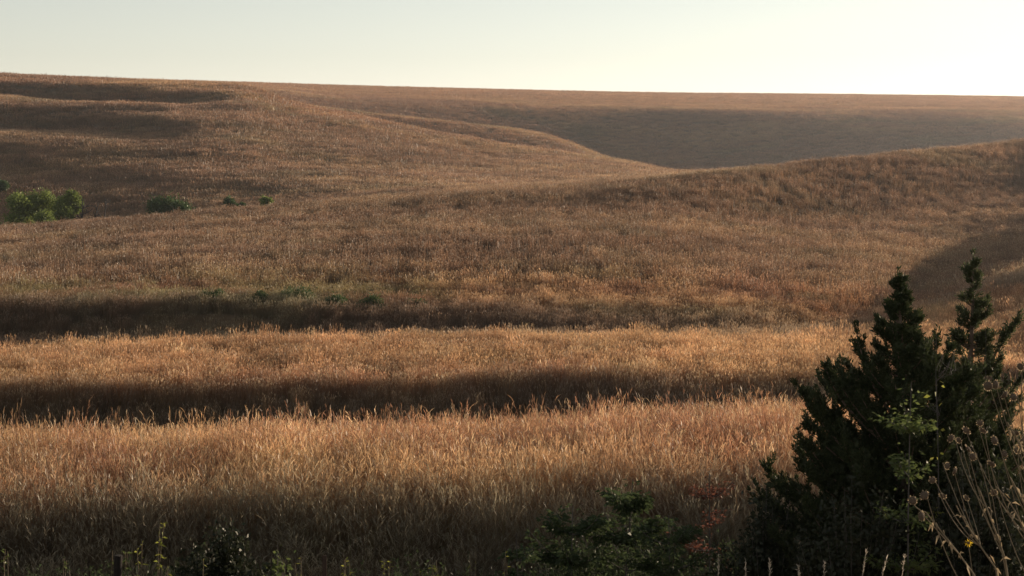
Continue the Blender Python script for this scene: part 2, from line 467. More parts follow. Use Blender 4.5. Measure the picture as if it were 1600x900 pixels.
def tint_of(x, Y, u):
    n = len(x)
    L = np.interp(Y, [12, 60, 120, 300, 1200], [2.0, 3, 5, 14, 40])
    yy = np.linspace(10, 1700, 4000); q = np.concatenate([[0], np.cumsum(np.diff(yy) / np.interp(yy[1:], [12, 60, 120, 300, 1200], [2.0, 3, 5, 14, 40]))])
    V_ = np.interp(Y, yy, q)                    # distance counted in patch lengths
    a = fbm(x / (L * 1.8), V_, 71, 3); b = fbm(x / (L * 1.4) + 40, V_ * 1.25, 77, 3); c = fbm(x / (L * .6), V_ * 1.6, 83, 2)
    c = c * (1 - .6 * smooth(600, 800, Y))
    t = RUSSET[None] * np.ones((n, 1))
    def mix(t, col, w): return t * (1 - w[:, None]) + col[None] * w[:, None]
    t = mix(t, TAN, smooth(-.15, .45, a + .25 * c))
    t = mix(t, WINE, .4 * smooth(.1, .5, -a + .2 * c))
    t = mix(t, GREEN, .55 * smooth(.1, .55, b) * (1 - .6 * smooth(90, 60, Y)))
    # greener grass in the draw
    py = np.interp(Y, [88, 98, 105, 112, 130], [0, .5, 1, .8, 0])
    w = py * (smooth(-350, 0, u) * (1 - smooth(600, 760, u))) * smooth(-.35, .2, c + a)
    t = mix(t, GREEN, .8 * w)
    t = mix(t, TAN * 1.15, .6 * smooth(68, 75, Y) * (1 - smooth(88, 96, Y)))  # sunlit gold on top of the second rise, put into the tint
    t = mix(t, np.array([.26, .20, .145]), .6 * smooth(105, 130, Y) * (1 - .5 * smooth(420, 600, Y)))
    t = mix(t, np.array([.40, .24, .14]), .6 * smooth(930, 1000, Y))  # warm sunlit strip below the far skyline, painted into the tint
    gy = np.array([.20, .175, .135])            # grey-olive: shade of the dark bank and draw, put into the grass tint
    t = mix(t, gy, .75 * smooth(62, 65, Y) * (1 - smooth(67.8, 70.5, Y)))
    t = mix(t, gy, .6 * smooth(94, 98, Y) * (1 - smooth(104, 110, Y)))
    st = rng.uniform(0, 1, n) < .16 * (1 - smooth(60, 100, Y))
    t = mix(t, np.array([.55, .42, .26]), st * .8)
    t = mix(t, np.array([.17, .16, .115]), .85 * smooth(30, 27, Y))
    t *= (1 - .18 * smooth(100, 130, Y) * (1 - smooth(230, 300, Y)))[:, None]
    t *= (1 + (.22 + .06 * smooth(100, 400, Y) - .08 * smooth(650, 760, Y))[:, None] * rng.normal(0, 1, (n, 1)).clip(-1.5, 1.5)) * (1 + .5 * c[:, None])
    return t.clip(.01, .8)

def band(y0, y1, spacing, u0=-260, u1=1860):
    """Random points of even density over one range of distance, leaving out ground no nearby eye could see."""
    area = (u1 - u0) / F * (y1 ** 2 - y0 ** 2) / 2
    n = int(area / spacing ** 2)
    Y = np.sqrt(rng.uniform(y0 ** 2, y1 ** 2, n)); u = rng.uniform(u0, u1, n)
    z = hgt(u, Y)
    return u, Y, z

hor_rows = np.maximum.accumulate((Z + grass_h(YY) * .8) / YY, axis=0)
def visible(u, Y, z, h, margin):
    j = np.clip(np.searchsorted(ucols, u) - 1, 0, NU - 1); i = np.clip(np.searchsorted(yrows, Y - .5) - 1, 0, NY - 1)
    return (z + h + margin) / Y > hor_rows[i, j]

def grow(name, objs, bands, label, margin, hs, cat='grass'):
    P, Rr, Sc, T = [], [], [], []
    for (y0, y1, sp, s) in bands:
        u, Y, z = band(y0, y1, sp)
        k = visible(u, Y, z, 1.5, margin)
        u, Y, z = u[k], Y[k], z[k]
        x = (u - 800) / F * Y
        n = len(u)
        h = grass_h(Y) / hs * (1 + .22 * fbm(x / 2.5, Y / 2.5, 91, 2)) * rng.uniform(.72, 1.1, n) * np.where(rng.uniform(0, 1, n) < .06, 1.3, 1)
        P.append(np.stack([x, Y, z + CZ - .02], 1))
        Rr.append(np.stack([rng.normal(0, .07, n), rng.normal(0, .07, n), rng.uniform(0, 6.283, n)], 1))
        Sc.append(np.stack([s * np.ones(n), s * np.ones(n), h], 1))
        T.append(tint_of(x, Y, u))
    P = np.concatenate(P)
    print(name, len(P))
    return scatter(name, objs, P, np.concatenate(Rr), np.concatenate(Sc), np.concatenate(T), label, cat)

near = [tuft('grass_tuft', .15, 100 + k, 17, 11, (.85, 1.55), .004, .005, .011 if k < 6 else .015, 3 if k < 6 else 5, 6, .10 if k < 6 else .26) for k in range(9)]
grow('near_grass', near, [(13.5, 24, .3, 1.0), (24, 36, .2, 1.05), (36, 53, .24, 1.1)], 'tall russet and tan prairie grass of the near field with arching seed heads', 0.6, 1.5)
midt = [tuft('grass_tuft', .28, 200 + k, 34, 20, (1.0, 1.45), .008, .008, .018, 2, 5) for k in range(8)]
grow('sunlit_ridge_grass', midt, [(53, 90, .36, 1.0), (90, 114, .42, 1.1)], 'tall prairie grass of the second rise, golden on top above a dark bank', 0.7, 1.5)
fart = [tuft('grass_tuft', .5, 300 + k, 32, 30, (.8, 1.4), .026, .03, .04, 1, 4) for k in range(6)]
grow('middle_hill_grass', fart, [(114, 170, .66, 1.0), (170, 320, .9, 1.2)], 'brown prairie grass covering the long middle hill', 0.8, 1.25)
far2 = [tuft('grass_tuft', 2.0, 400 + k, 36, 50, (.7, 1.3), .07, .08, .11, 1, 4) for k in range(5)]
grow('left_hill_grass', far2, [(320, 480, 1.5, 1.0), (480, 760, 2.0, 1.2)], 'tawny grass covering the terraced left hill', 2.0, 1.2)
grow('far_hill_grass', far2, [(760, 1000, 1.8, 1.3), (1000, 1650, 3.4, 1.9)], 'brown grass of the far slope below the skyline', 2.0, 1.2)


# ------------------------------------------------------------------ plant building
def tube(P, Rad, sides=6):
    P = np.asarray(P, float); n = len(P); Rad = np.broadcast_to(np.asarray(Rad, float), (n,))
    T = np.gradient(P, axis=0); T /= np.linalg.norm(T, axis=1)[:, None] + 1e-9
    up = np.array([0.13, 0.9, 0.21]) if abs(T[0] @ np.array([0, 1, 0])) < .9 else np.array([1.0, .1, .1])
    A = np.cross(T, up); A /= np.linalg.norm(A, axis=1)[:, None]; B = np.cross(T, A)
    an = np.linspace(0, 2 * math.pi, sides, endpoint=False)
    Vv = P[:, None] + Rad[:, None, None] * (np.cos(an)[None, :, None] * A[:, None] + np.sin(an)[None, :, None] * B[:, None])
    i, j = np.meshgrid(np.arange(n - 1), np.arange(sides), indexing='ij')
    j2 = (j + 1) % sides
    return Vv.reshape(-1, 3), np.stack([i * sides + j, i * sides + j2, (i + 1) * sides + j2, (i + 1) * sides + j], -1).reshape(-1, 4)

class Bag:
    """Collects tubes and leaves into one mesh."""
    def __init__(s): s.V, s.Q, s.n = [], [], 0
    def add(s, V, Q):
        if len(V) == 0: return
        s.V.append(np.asarray(V, float)); s.Q.append(np.asarray(Q) + s.n); s.n += len(V)
    def tube(s, P, R_, sides=6): s.add(*tube(P, R_, sides))
    def leaves(s, P, D, L, Wd, g, droop=0.0):
        """Pointed leaves at P along D: a rhombus folded slightly along its midrib."""
        P = np.asarray(P, float); n = len(P)
        if n == 0: return
        D = np.asarray(D, float); D = D / (np.linalg.norm(D, axis=1)[:, None] + 1e-9)
        rnd = g.normal(0, 1, (n, 3)); A = np.cross(D, rnd); A /= np.linalg.norm(A, axis=1)[:, None] + 1e-9
        Nn = np.cross(A, D)
        L = np.broadcast_to(L, (n,))[:, None]; Wd = np.broadcast_to(Wd, (n,))[:, None]
        a = P; c = P + D * L; c[:, 2] -= droop * L[:, 0]
        m = P + D * L * .45
        b = m + A * Wd / 2 + Nn * Wd * .15; d = m - A * Wd / 2 + Nn * Wd * .15
        s.add(np.stack([a, b, c, d], 1).reshape(-1, 3), np.arange(4 * n).reshape(-1, 4))
    def build(s, name, mat, parent, smooth_=False):
        me = mesh_from(name, np.concatenate(s.V), np.concatenate(s.Q), mat, smooth_)
        o = bpy.data.objects.new(name, me); C.objects.link(o)
        if parent is not None: o.parent = parent
        return o

def thing(name, loc, label, cat, group=None, rz=0.0):
    o = bpy.data.objects.new(name, None); C.objects.link(o)
    o.location = loc; o.rotation_euler = (0, 0, rz); o.empty_display_size = .2
    return tag(o, label, cat, group)

def spot(px, Y, dz=0.0):
    """A place on the ground on one bearing of the photograph."""
    x = (px - 800) / F * Y
    return np.array([x, Y, ground_at(x, Y) + dz])

def at(px, py, Y):
    return np.array([(px - 800) / F * Y, Y, CZ + (YH - py) / F * Y])

def bez(a, b, c, n=8):
    t = np.linspace(0, 1, n)[:, None]
    return (1 - t) ** 2 * a + 2 * t * (1 - t) * b + t ** 2 * c

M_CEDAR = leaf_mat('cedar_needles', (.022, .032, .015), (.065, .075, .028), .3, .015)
M_CEDAR2 = leaf_mat('cedar_needles_thin', (.04, .05, .024), (.10, .105, .045), .4, .015)
M_BARK = bark_mat('cedar_bark', (.10, .065, .045), (.20, .14, .10))
M_GREY = bark_mat('grey_bark', (.06, .05, .042), (.15, .13, .11))
M_SAP = leaf_mat('sapling_leaves', (.03, .045, .02), (.075, .095, .035), .4, .015)
M_YEL = leaf_mat('yellow_green_leaves', (.17, .19, .03), (.36, .33, .07), .55, .02)
M_LGREEN = leaf_mat('light_green_leaves', (.055, .08, .024), (.14, .16, .048), .5, .02)
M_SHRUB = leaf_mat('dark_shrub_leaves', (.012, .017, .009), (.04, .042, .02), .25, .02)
M_RED = leaf_mat('red_sumac_leaves', (.09, .032, .022), (.19, .075, .045), .45, .015)
M_FAR = leaf_mat('far_tree_leaves', (.07, .105, .028), (.27, .31, .075), .45, .02, .6)
M_FARD = leaf_mat('far_bush_leaves', (.04, .07, .022), (.09, .13, .04), .4, .03, .6)
M_STALK = bark_mat('dry_stalk', (.13, .10, .06), (.29, .22, .14), 60)
M_HEAD = bark_mat('dry_seed_disc', (.07, .05, .035), (.17, .12, .08), 200)
M_BRACT = leaf_mat('dry_bracts', (.22, .16, .09), (.40, .30, .18), .45, .02)
M_PLUME = leaf_mat('pale_grass_plume', (.42, .34, .24), (.62, .54, .42), .5, .04)
M_YPETAL = leaf_mat('yellow_petal', (.65, .42, .02), (.75, .52, .04), .4, .03)

# ------------------------------------------------------------------ cedars
def cedar(px, Y, top_py, prof, nl, mat, seed, label, dens=1.0, extra=(), base_dz=0.0):
    g = np.random.default_rng(seed)
    b = spot(px, Y); H = at(px, top_py, Y)[2] - b[2]
    root = thing('cedar_tree', b, label, 'cedar')
    tr, cr = Bag(), Bag()
    hs = np.linspace(0, 1, 12)
    sway = np.stack([.05 * np.sin(hs * 5 + seed), .05 * np.cos(hs * 4), hs * H], 1)
    tr.tube(sway, (.075 if nl > 200 else .045) * (1 - hs) ** .9 + .005, 8)
    pt = np.array(sorted(prof)); 
    def axis(z): return np.array([np.interp(z, sway[:, 2], sway[:, 0]), np.interp(z, sway[:, 2], sway[:, 1]), z])
    LP, LD, LL = [], [], []
    def plume(P, n, spread, tw):
        """Twigs along P, each a spindle of tiny pressed leaves."""
        k = len(P)
        for q in range(n):
            t = g.uniform(.15, 1.0) ** .8; i = t * (k - 1); i0 = min(int(i), k - 2)
            p = P[i0] * (1 - (i - i0)) + P[i0 + 1] * (i - i0)
            d = P[i0 + 1] - P[i0]; d = d / (np.linalg.norm(d) + 1e-9)
            o = g.normal(0, 1, 3); o[2] = abs(o[2]) * .7
            d = d * .8 + o * spread; d[2] += .35; d /= np.linalg.norm(d)
            L = tw * g.uniform(.5, 1.2) * (1.15 - .6 * t)
            m = max(6, int(L * 380 * dens))
            f = g.uniform(0, 1, m)
            LP.append(p + d * (L * f)[:, None] + g.normal(0, .010, (m, 3)))
            LD.append(d + g.normal(0, .45, (m, 3))); LL.append(g.uniform(.022, .055, m))
    for q in range(nl):
        h = 1 - ((q + .5) / nl) ** (.75 if nl > 200 else 1.15) * .97
        h += g.normal(0, .01); h = min(max(h, .03), .995)
        r = np.interp(h, pt[:, 0], pt[:, 1]) * (g.uniform(.45, 1.08) if h < .72 else g.uniform(.62, 1.12))
        a = q * 2.399 + g.normal(0, .35)
        up = g.uniform(.35, .8) * (.6 + .7 * h)
        s0 = axis(max(h * H - r * up, .05)); out = np.array([math.cos(a), math.sin(a), 0])
        mid = s0 + out * r * .55 + np.array([0, 0, r * up * .25]); end = s0 + out * r + np.array([0, 0, r * up * 1.15])
        P = bez(s0, mid, end, 7)
        tr.tube(P, np.linspace(.007 + .013 * min(r, 1), .003, 7), 4)
        plume(P, int((9 + 26 * min(r, 1.2)) * 1.0), .55, .06 + .30 * min(r, .75))
    top = np.array([axis(z) for z in np.linspace(.88 * H, 1.005 * H, 6)]); plume(top, 16, .22, .07)
    for (p1, p2, p3, n) in extra:
        P = bez(np.array(p1) - b, np.array(p2) - b, np.array(p3) - b, 10)
        tr.tube(P, np.linspace(.02, .004, 10), 5); plume(P, n, .42, .2)
    cr.leaves(np.concatenate(LP), np.concatenate(LD), np.concatenate(LL), np.concatenate(LL) * .34, g)
    tr.build('trunk', M_BARK, root, True); cr.build('crown', mat, root)
    return root

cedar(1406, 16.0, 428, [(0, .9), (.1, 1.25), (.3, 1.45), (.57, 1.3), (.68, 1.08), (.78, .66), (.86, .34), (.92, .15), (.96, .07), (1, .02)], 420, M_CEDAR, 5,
      'dark dense eastern cedar with a pointed top standing left of the thinner cedar', 1.0,
      [(at(1390, 760, 15.9), at(1300, 700, 15.7), at(1246, 602, 15.6), 44), (at(1395, 700, 15.9), at(1310, 640, 15.9), at(1290, 575, 15.9), 34),
       (at(1398, 650, 16), at(1350, 600, 16), at(1338, 510, 16), 26), (at(1400, 820, 16), at(1315, 800, 15.8), at(1250, 690, 15.7), 50), (at(1410, 860, 16), at(1330, 800, 15.6), at(1250, 730, 15.4), 60), (at(1410, 800, 16), at(1460, 740, 15.8), at(1500, 640, 15.8), 50), (at(1410, 760, 16), at(1440, 690, 15.7), at(1476, 590, 15.7), 40), (at(1410, 900, 16), at(1330, 860, 15.5), at(1270, 800, 15.3), 60), (at(1412, 640, 16), at(1450, 590, 16), at(1462, 535, 16), 22)])
cedar(1512, 17.2, 398, [(0, .8), (.1, 1.0), (.3, 1.1), (.5, 1.0), (.62, .75), (.74, .42), (.82, .24), (.9, .15), (.95, .10), (1, .03)], 210, M_CEDAR2, 9,
      'thin open eastern cedar with bare gaps beside the right edge behind dead sunflowers', .8,
      [(at(1505, 640, 17.2), at(1540, 570, 17.1), at(1592, 500, 17.0), 30), (at(1508, 700, 17.2), at(1570, 640, 17.1), at(1612, 560, 17.0), 30)])

# ------------------------------------------------------------------ bare and leafy saplings
def branching(b, top, n, spread, g, r0):
    """A trunk from b to top with rising side branches: list of (points, radii)."""
    mid = (b + top) / 2 + g.normal(0, .05, 3)
    T = bez(b, mid, top, 10); out = [(T, np.linspace(r0, r0 * .25, 10))]
    H = np.linalg.norm(top - b)
    for q in range(n):
        t = g.uniform(.45, .99); p = T[int(t * 9)]
        a = g.uniform(0, 6.283); L = spread * g.uniform(.5, 1.1) * (1.15 - .6 * t)
        o = np.array([math.cos(a), math.sin(a), 0])
        e = p + o * L + np.array([0, 0, L * g.uniform(.15, .8)])
        out.append((bez(p, p + o * L * .5 + np.array([0, 0, .05 * L]), e, 7), np.linspace(r0 * .4, r0 * .12, 7)))
    return out

def leafy(name, px, Y, top_py, n, spread, leaf, nleaf, mat, bark, seed, label, cat, group=None, r0=.018, tmin=.35, lean=0.0, dx=0.0, layered=.35):
    g = np.random.default_rng(seed)
    b = spot(px, Y, -.03); top = at(px + dx, top_py, Y) + np.array([0, lean, 0])
    root = thing(name, b, label, cat, group)
    st, lf = Bag(), Bag()
    P_, D_ = [], []
    for P, r in branching(np.zeros(3), top - b, n, spread, g, r0):
        st.tube(P, r, 5)
        m = max(3, int(nleaf / (n + 1)))
        t = tmin + (1 - tmin) * g.uniform(0, 1, m); i = t * (len(P) - 1); i0 = np.minimum(i.astype(int), len(P) - 2); f = (i - i0)[:, None]
        p = P[i0] * (1 - f) + P[i0 + 1] * f
        d = g.normal(0, 1, (m, 3)); d[:, 2] *= layered
        P_.append(p + d * leaf * .7); D_.append(d)
    P_ = np.concatenate(P_); D_ = np.concatenate(D_)
    lf.leaves(P_, D_, leaf * g.uniform(.6, 1.3, len(P_)), leaf * .5 * g.uniform(.6, 1.2, len(P_)), g, .15)
    st.build('trunk', bark, root, True); lf.build('foliage', mat, root)
    return root

leafy('sapling', 955, 16.3, 748, 34, .75, .06, 5200, M_SAP, M_GREY, 21, 'tallest dark green sapling with layered leaves at the bottom centre', 'sapling', dx=34, tmin=.45)
leafy('sapling', 905, 15.9, 790, 26, .55, .055, 3400, M_SAP, M_GREY, 22, 'dark green sapling with drooping leaves just left of the tallest sapling', 'sapling', dx=-10, tmin=.4)
leafy('sapling', 1045, 15.7, 806, 36, .8, .05, 5200, M_SAP, M_GREY, 23, 'broad dark bushy sapling between the tallest sapling and the dense cedar', 'sapling', tmin=.3)
leafy('sapling', 806, 15.2, 832, 20, .4, .055, 1500, M_SAP, M_GREY, 24, 'small flat-topped sapling on a thin dark trunk left of the other saplings', 'sapling', tmin=.5, r0=.012)
leafy('sumac', 1108, 17.6, 736, 26, .5, .042, 1100, M_RED, M_GREY, 25, 'sumac with dull red autumn leaves left of the dense cedar', 'sumac', tmin=.3)
leafy('leafy_shrub', 1424, 14.4, 598, 26, .38, .05, 1300, M_LGREEN, M_GREY, 26, 'light green leafy shrub standing in front of the dense cedar', 'shrub', tmin=.55, r0=.014)
leafy('leafy_shrub', 1463, 14.9, 590, 5, .16, .06, 90, M_YEL, M_GREY, 27, 'slender shrub with a few yellow leaves between the two cedars', 'shrub', tmin=.8, r0=.010)

def bare(px, Y, top_py, n, spread, seed, label, dx=0.0, r0=.008):
    g = np.random.default_rng(seed); b = spot(px, Y, -.03); top = at(px + dx, top_py, Y)
    root = thing('bare_sapling', b, label, 'sapling'); st, tws = Bag(), []
    for k, (P, r) in enumerate(branching(np.zeros(3), top - b, n, spread, g, r0)):
        P = P + np.cumsum(g.normal(0, .012, P.shape), 0) * (np.arange(len(P)) > 0)[:, None]
        if k: tw = Bag(); tws.append(tw)
        else: tw = st
        tw.tube(P, r, 5)
        for q in range(4):
            p = P[int(g.uniform(.3, .95) * (len(P) - 1))]; d = g.normal(0, 1, 3); d[2] = abs(d[2]) + .3; d /= np.linalg.norm(d)
            tw.tube(np.array([p, p + d * .12, p + d * .22 + g.normal(0, .02, 3)]), [.003, .002, .001], 4)
    st.build('trunk', M_GREY, root, True)
    for t_ in tws: t_.build('branch', M_GREY, root, True)
bare(1476, 15.4, 512, 9, .5, 31, 'bare grey sapling with forked twigs between the two cedars', -10)
bare(1530, 16.4, 490, 7, .35, 32, 'bare thin sapling in front of the thin open cedar', 4, .006)

# dense low shrub and its neighbours, bottom left
def shrub(px, Y, top_py, wpx, mat, nl, leaf, seed, label, name='shrub', cat='shrub'):
    g = np.random.default_rng(seed); b = spot(px, Y, -.03); h = at(px, top_py, Y)[2] - b[2]; w = wpx / F * Y / 2
    root = thing(name, b, label, cat); st, lf = Bag(), Bag(); P_, D_ = [], []
    nb = 60
    for q in range(nb):
        a = g.uniform(0, 6.283); rr = w * math.sqrt(g.uniform(0, 1)); hh = h * (1 - .22 * (rr / w) ** 2) * g.uniform(.72, 1.04)
        e = np.array([math.cos(a) * rr, math.sin(a) * rr, hh])
        P = bez(g.normal(0, .06, 3) * np.array([1, 1, 0]), np.array([e[0] * .4, e[1] * .4, hh * .6]), e, 8)
        st.tube(P, np.linspace(.006, .002, 8), 4)
        m = nl * 2 // nb; t = g.uniform(.45, 1, m); i = t * 7; i0 = np.minimum(i.astype(int), 6); f = (i - i0)[:, None]
        P_.append(P[i0] * (1 - f) + P[i0 + 1] * f + g.normal(0, .05, (m, 3))); D_.append(g.normal(0, 1, (m, 3)))
    P_, D_ = np.concatenate(P_), np.concatenate(D_)
    lf.leaves(P_, D_, leaf * g.uniform(.6, 1.3, len(P_)), leaf * .55, g)
    st.build('stems', M_GREY, root, True); lf.build('foliage', mat, root)
shrub(345, 15.0, 826, 165, M_SHRUB, 11000, .05, 41, 'dense dark rounded shrub at the bottom left')
shrub(440, 15.1, 846, 50, M_LGREEN, 1300, .05, 42, 'yellow-green leafy shrub touching the dark rounded shrub')
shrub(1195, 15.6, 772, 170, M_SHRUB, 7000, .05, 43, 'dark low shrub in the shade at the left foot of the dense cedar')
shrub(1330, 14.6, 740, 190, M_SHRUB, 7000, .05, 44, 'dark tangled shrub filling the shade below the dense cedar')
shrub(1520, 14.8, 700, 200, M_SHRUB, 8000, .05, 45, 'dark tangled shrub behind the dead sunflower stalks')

# weeds: an upright stem with alternate lit leaves
def weed(px, Y, top_py, nleaf, leaf, seed, label, group=None, mat=None, dx=0.0, nst=1):
    g = np.random.default_rng(seed); b = spot(px, Y, -.02)
    root = thing('weed', b, label, 'weed', group); st, lf = Bag(), Bag(); P_, D_ = [], []
    for k in range(nst):
        top = at(px + dx + (g.normal(0, 7) if k else 0), top_py + (abs(g.normal(0, 14)) if k else 0), Y) - b
        P = bez(np.zeros(3), np.array([g.normal(0, .04), g.normal(0, .04), top[2] * .55]), top, 12)
        st.tube(P, np.linspace(.006, .002, 12), 5)
        t = g.uniform(.3, 1, nleaf); i = t * 11; i0 = np.minimum(i.astype(int), 10); f = (i - i0)[:, None]
        P_.append(P[i0] * (1 - f) + P[i0 + 1] * f); d = g.normal(0, 1, (nleaf, 3)); d[:, 2] = d[:, 2] * .5 + .35; D_.append(d)
    P_, D_ = np.concatenate(P_), np.concatenate(D_)
    lf.leaves(P_, D_, leaf * g.uniform(.6, 1.4, len(P_)), leaf * .3, g, .2)
    st.build('stem', M_STALK, root, True); lf.build('leaves', mat or M_YEL, root)
weed(240, 15.1, 816, 46, .055, 51, 'tall yellow-green weed with upright leafy stem left of the dark rounded shrub', None, dx=16, nst=2)
weed(224, 14.9, 848, 34, .05, 52, 'shorter yellow-green weed beside the tall leafy weed', None, dx=-2, nst=2)
weed(196, 14.8, 862, 44, .05, 53, 'green weed climbing close to the right of the wooden post', None, M_LGREEN, nst=3)
weed(176, 14.5, 860, 14, .05, 54, 'small green weed curling over the top of the wooden post', None, M_LGREEN, nst=1)
weed(262, 14.4, 884, 26, .05, 55, 'low yellow weed at the left foot of the dark rounded shrub', None, nst=2)
weed(540, 14.6, 872, 40, .045, 56, 'yellowish clump of weeds just right of the thin steel post', None, nst=4)
weed(600, 14.6, 874, 40, .045, 57, 'bright yellow-green weed standing second right of the thin steel post', None, nst=3)
weed(655, 14.6, 882, 30, .045, 58, 'low yellow weed midway between the steel post and the saplings', None, nst=3)
weed(744, 14.8, 862, 26, .045, 59, 'small yellow-green weed left of the small flat-topped sapling', None, nst=2)
weed(790, 14.7, 862, 20, .045, 60, 'small bright weed at the foot of the small flat-topped sapling', None, nst=2)
weed(682, 14.5, 876, 34, .045, 62, 'pair of low yellow weeds left of the small flat-topped sapling', None, nst=4)
weed(470, 14.7, 870, 30, .045, 63, 'thin yellow-green weed between the yellow-green shrub and the steel post', None, nst=2)
weed(318, 14.3, 872, 26, .045, 64, 'small yellow-green weed in front of the dark rounded shrub', None, nst=2)
weed(100, 14.8, 872, 30, .05, 65, 'dull green weed clump midway between the bottom left corner and the wooden post', None, M_LGREEN, nst=3)
weed(8, 15.0, 858, 24, .05, 61, 'dull green weed at the bottom left edge', None, M_LGREEN, nst=3)

# tangle of low herbs and dead stems along the fence line, past counting
def herb(seed):
    g = np.random.default_rng(seed); bgs = Bag(); P_, D_ = [], []
    for k in range(7):
        e = np.array([g.normal(0, .16), g.normal(0, .16), g.uniform(.55, 1.0)])
        P = bez(g.normal(0, .06, 3) * [1, 1, 0], e * [.3, .3, .6], e, 7)
        bgs.tube(P, np.linspace(.004, .0015, 7), 3)
        m = 26; t = g.uniform(.25, 1, m); i = t * 6; i0 = np.minimum(i.astype(int), 5); f = (i - i0)[:, None]
        P_.append(P[i0] * (1 - f) + P[i0 + 1] * f); D_.append(g.normal(0, 1, (m, 3)) + [0, 0, .2])
    P_, D_ = np.concatenate(P_), np.concatenate(D_)
    bgs.leaves(P_, D_, g.uniform(.025, .06, len(P_)), g.uniform(.010, .022, len(P_)), g, .2)
    return bpy.data.objects.new('herb_tuft', mesh_from('herb_tuft', np.concatenate(bgs.V), np.concatenate(bgs.Q), M_SAP if seed % 2 else M_SHRUB, False))
def herbs():
    n = 5200; Y = np.sqrt(rng.uniform(16.5 ** 2, 24.0 ** 2, n)); u = rng.uniform(-200, 1750, n); x = (u - 800) / F * Y
    k = (fbm(x / 1.1, Y / 2.5, 131, 3) + .22 * smooth(800, 1000, u) + .15 * smooth(420, 250, u)) > -.08
    x, Y, u = x[k], Y[k], u[k]; n = len(x); z = hgt(u, Y)
    h = (1.02 + .5 * fbm(x / .8, Y / 1.6, 137, 2) + .35 * smooth(780, 900, u)) * rng.uniform(.7, 1.15, n)
    s_ = np.stack([.8 * np.ones(n), .8 * np.ones(n), np.maximum(h, .3)], 1) * 1.1
    scatter('roadside_herbs', [herb(500 + k) for k in range(6)], np.stack([x, Y, z + CZ - .02], 1),
            np.stack([rng.normal(0, .12, n), rng.normal(0, .12, n), rng.uniform(0, 6.283, n)], 1), s_, np.ones((n, 3)),
            'dark tangle of low green herbs along the bottom edge', 'undergrowth')
herbs()

# ------------------------------------------------------------------ posts
def wooden_post(px, Y, top_py, r, label):
    g = np.random.default_rng(3); b = spot(px, Y, -.3); h = at(px, top_py, Y)[2] - b[2]
    root = thing('fence_post', b, label, 'post'); bg_ = Bag()
    hs = np.linspace(0, 1, 14); P = np.stack([.012 * np.sin(hs * 6) + .03 * hs, .01 * np.cos(hs * 5), hs * h], 1)
    Vv, Q = tube(P, r * (1.08 - .12 * hs), 14)
    Vv += g.normal(0, r * .035, Vv.shape); bg_.add(Vv, Q)
    bg_.build('post', bark_mat('weathered_wood', (.016, .013, .011), (.045, .036, .03), 40), root, False)
    cp = Bag(); ring = Vv[-14:]; c = ring.mean(0) + np.array([0, 0, r * .12])
    cp.add(np.concatenate([ring, [c]]), [[k, (k + 1) % 14, 14, 14] for k in range(14)][:0] or [[2 * k, (2 * k + 1) % 14, (2 * k + 2) % 14, 14] for k in range(7)])
    cp.build('post_top', bark_mat('weathered_end_grain', (.03, .025, .02), (.07, .058, .046), 80), root, False)
wooden_post(180, 14.6, 868, .036, 'dark weathered wooden fence post at the bottom left')
def steel_post(px, Y, top_py, label):
    b = spot(px, Y, -.3); h = at(px, top_py, Y)[2] - b[2]
    root = thing('steel_post', b, label, 'post'); bm = bmesh.new()
    def box(x0, x1, y0, y1, z0, z1):
        v = [bm.verts.new((x, y, z)) for x in (x0, x1) for y in (y0, y1) for z in (z0, z1)]
        for f in ((0, 1, 3, 2), (4, 6, 7, 5), (0, 4, 5, 1), (2, 3, 7, 6), (0, 2, 6, 4), (1, 5, 7, 3)): bm.faces.new([v[k] for k in f])
    box(-.018, .018, -.003, .003, 0, h); box(-.003, .003, .003, .03, 0, h - .004)
    for k in range(12): box(-.006, .006, -.008, -.003, h - .06 - k * .06, h - .04 - k * .06)
    bmesh.ops.recalc_face_normals(bm, faces=bm.faces)
    me = bpy.data.meshes.new('post'); bm.to_mesh(me); bm.free(); me.materials.append(bark_mat('rusty_steel', (.05, .035, .028), (.11, .07, .05), 90))
    o = bpy.data.objects.new('post', me); C.objects.link(o); o.parent = root
steel_post(507, 14.6, 868, 'thin dark steel fence post right of the yellow-green shrub')

# ------------------------------------------------------------------ dead sunflowers, bottom right
def seed_head(rad, g):
    """A nodding round disc with a ring of curled dry bracts."""
    disc, br = Bag(), Bag()
    rings = [(.0, .42), (.45, .36), (.85, .12), (1.0, -.1), (.7, -.35), (.15, -.5)]
    P = np.array([[0, 0, z * rad] for r, z in rings]); disc.tube(P, [max(r, .02) * rad for r, z in rings], 10)
    n = 16; a = np.linspace(0, 6.283, n, endpoint=False) + g.normal(0, .1, n)
    base = np.stack([np.cos(a) * rad * .9, np.sin(a) * rad * .9, np.full(n, -.1 * rad)], 1)
    d = np.stack([np.cos(a), np.sin(a), g.uniform(-.2, .9, n)], 1)
    br.leaves(base, d, rad * g.uniform(.3, .6, n), rad * .42, g)
    me1 = mesh_from('seed_head', np.concatenate(disc.V), np.concatenate(disc.Q), M_HEAD, True)
    me2 = mesh_from('bracts', np.concatenate(br.V), np.concatenate(br.Q), M_BRACT, False)
    return me1, me2
gh = np.random.default_rng(77)
heads = [seed_head(.0185, gh) for k in range(4)]
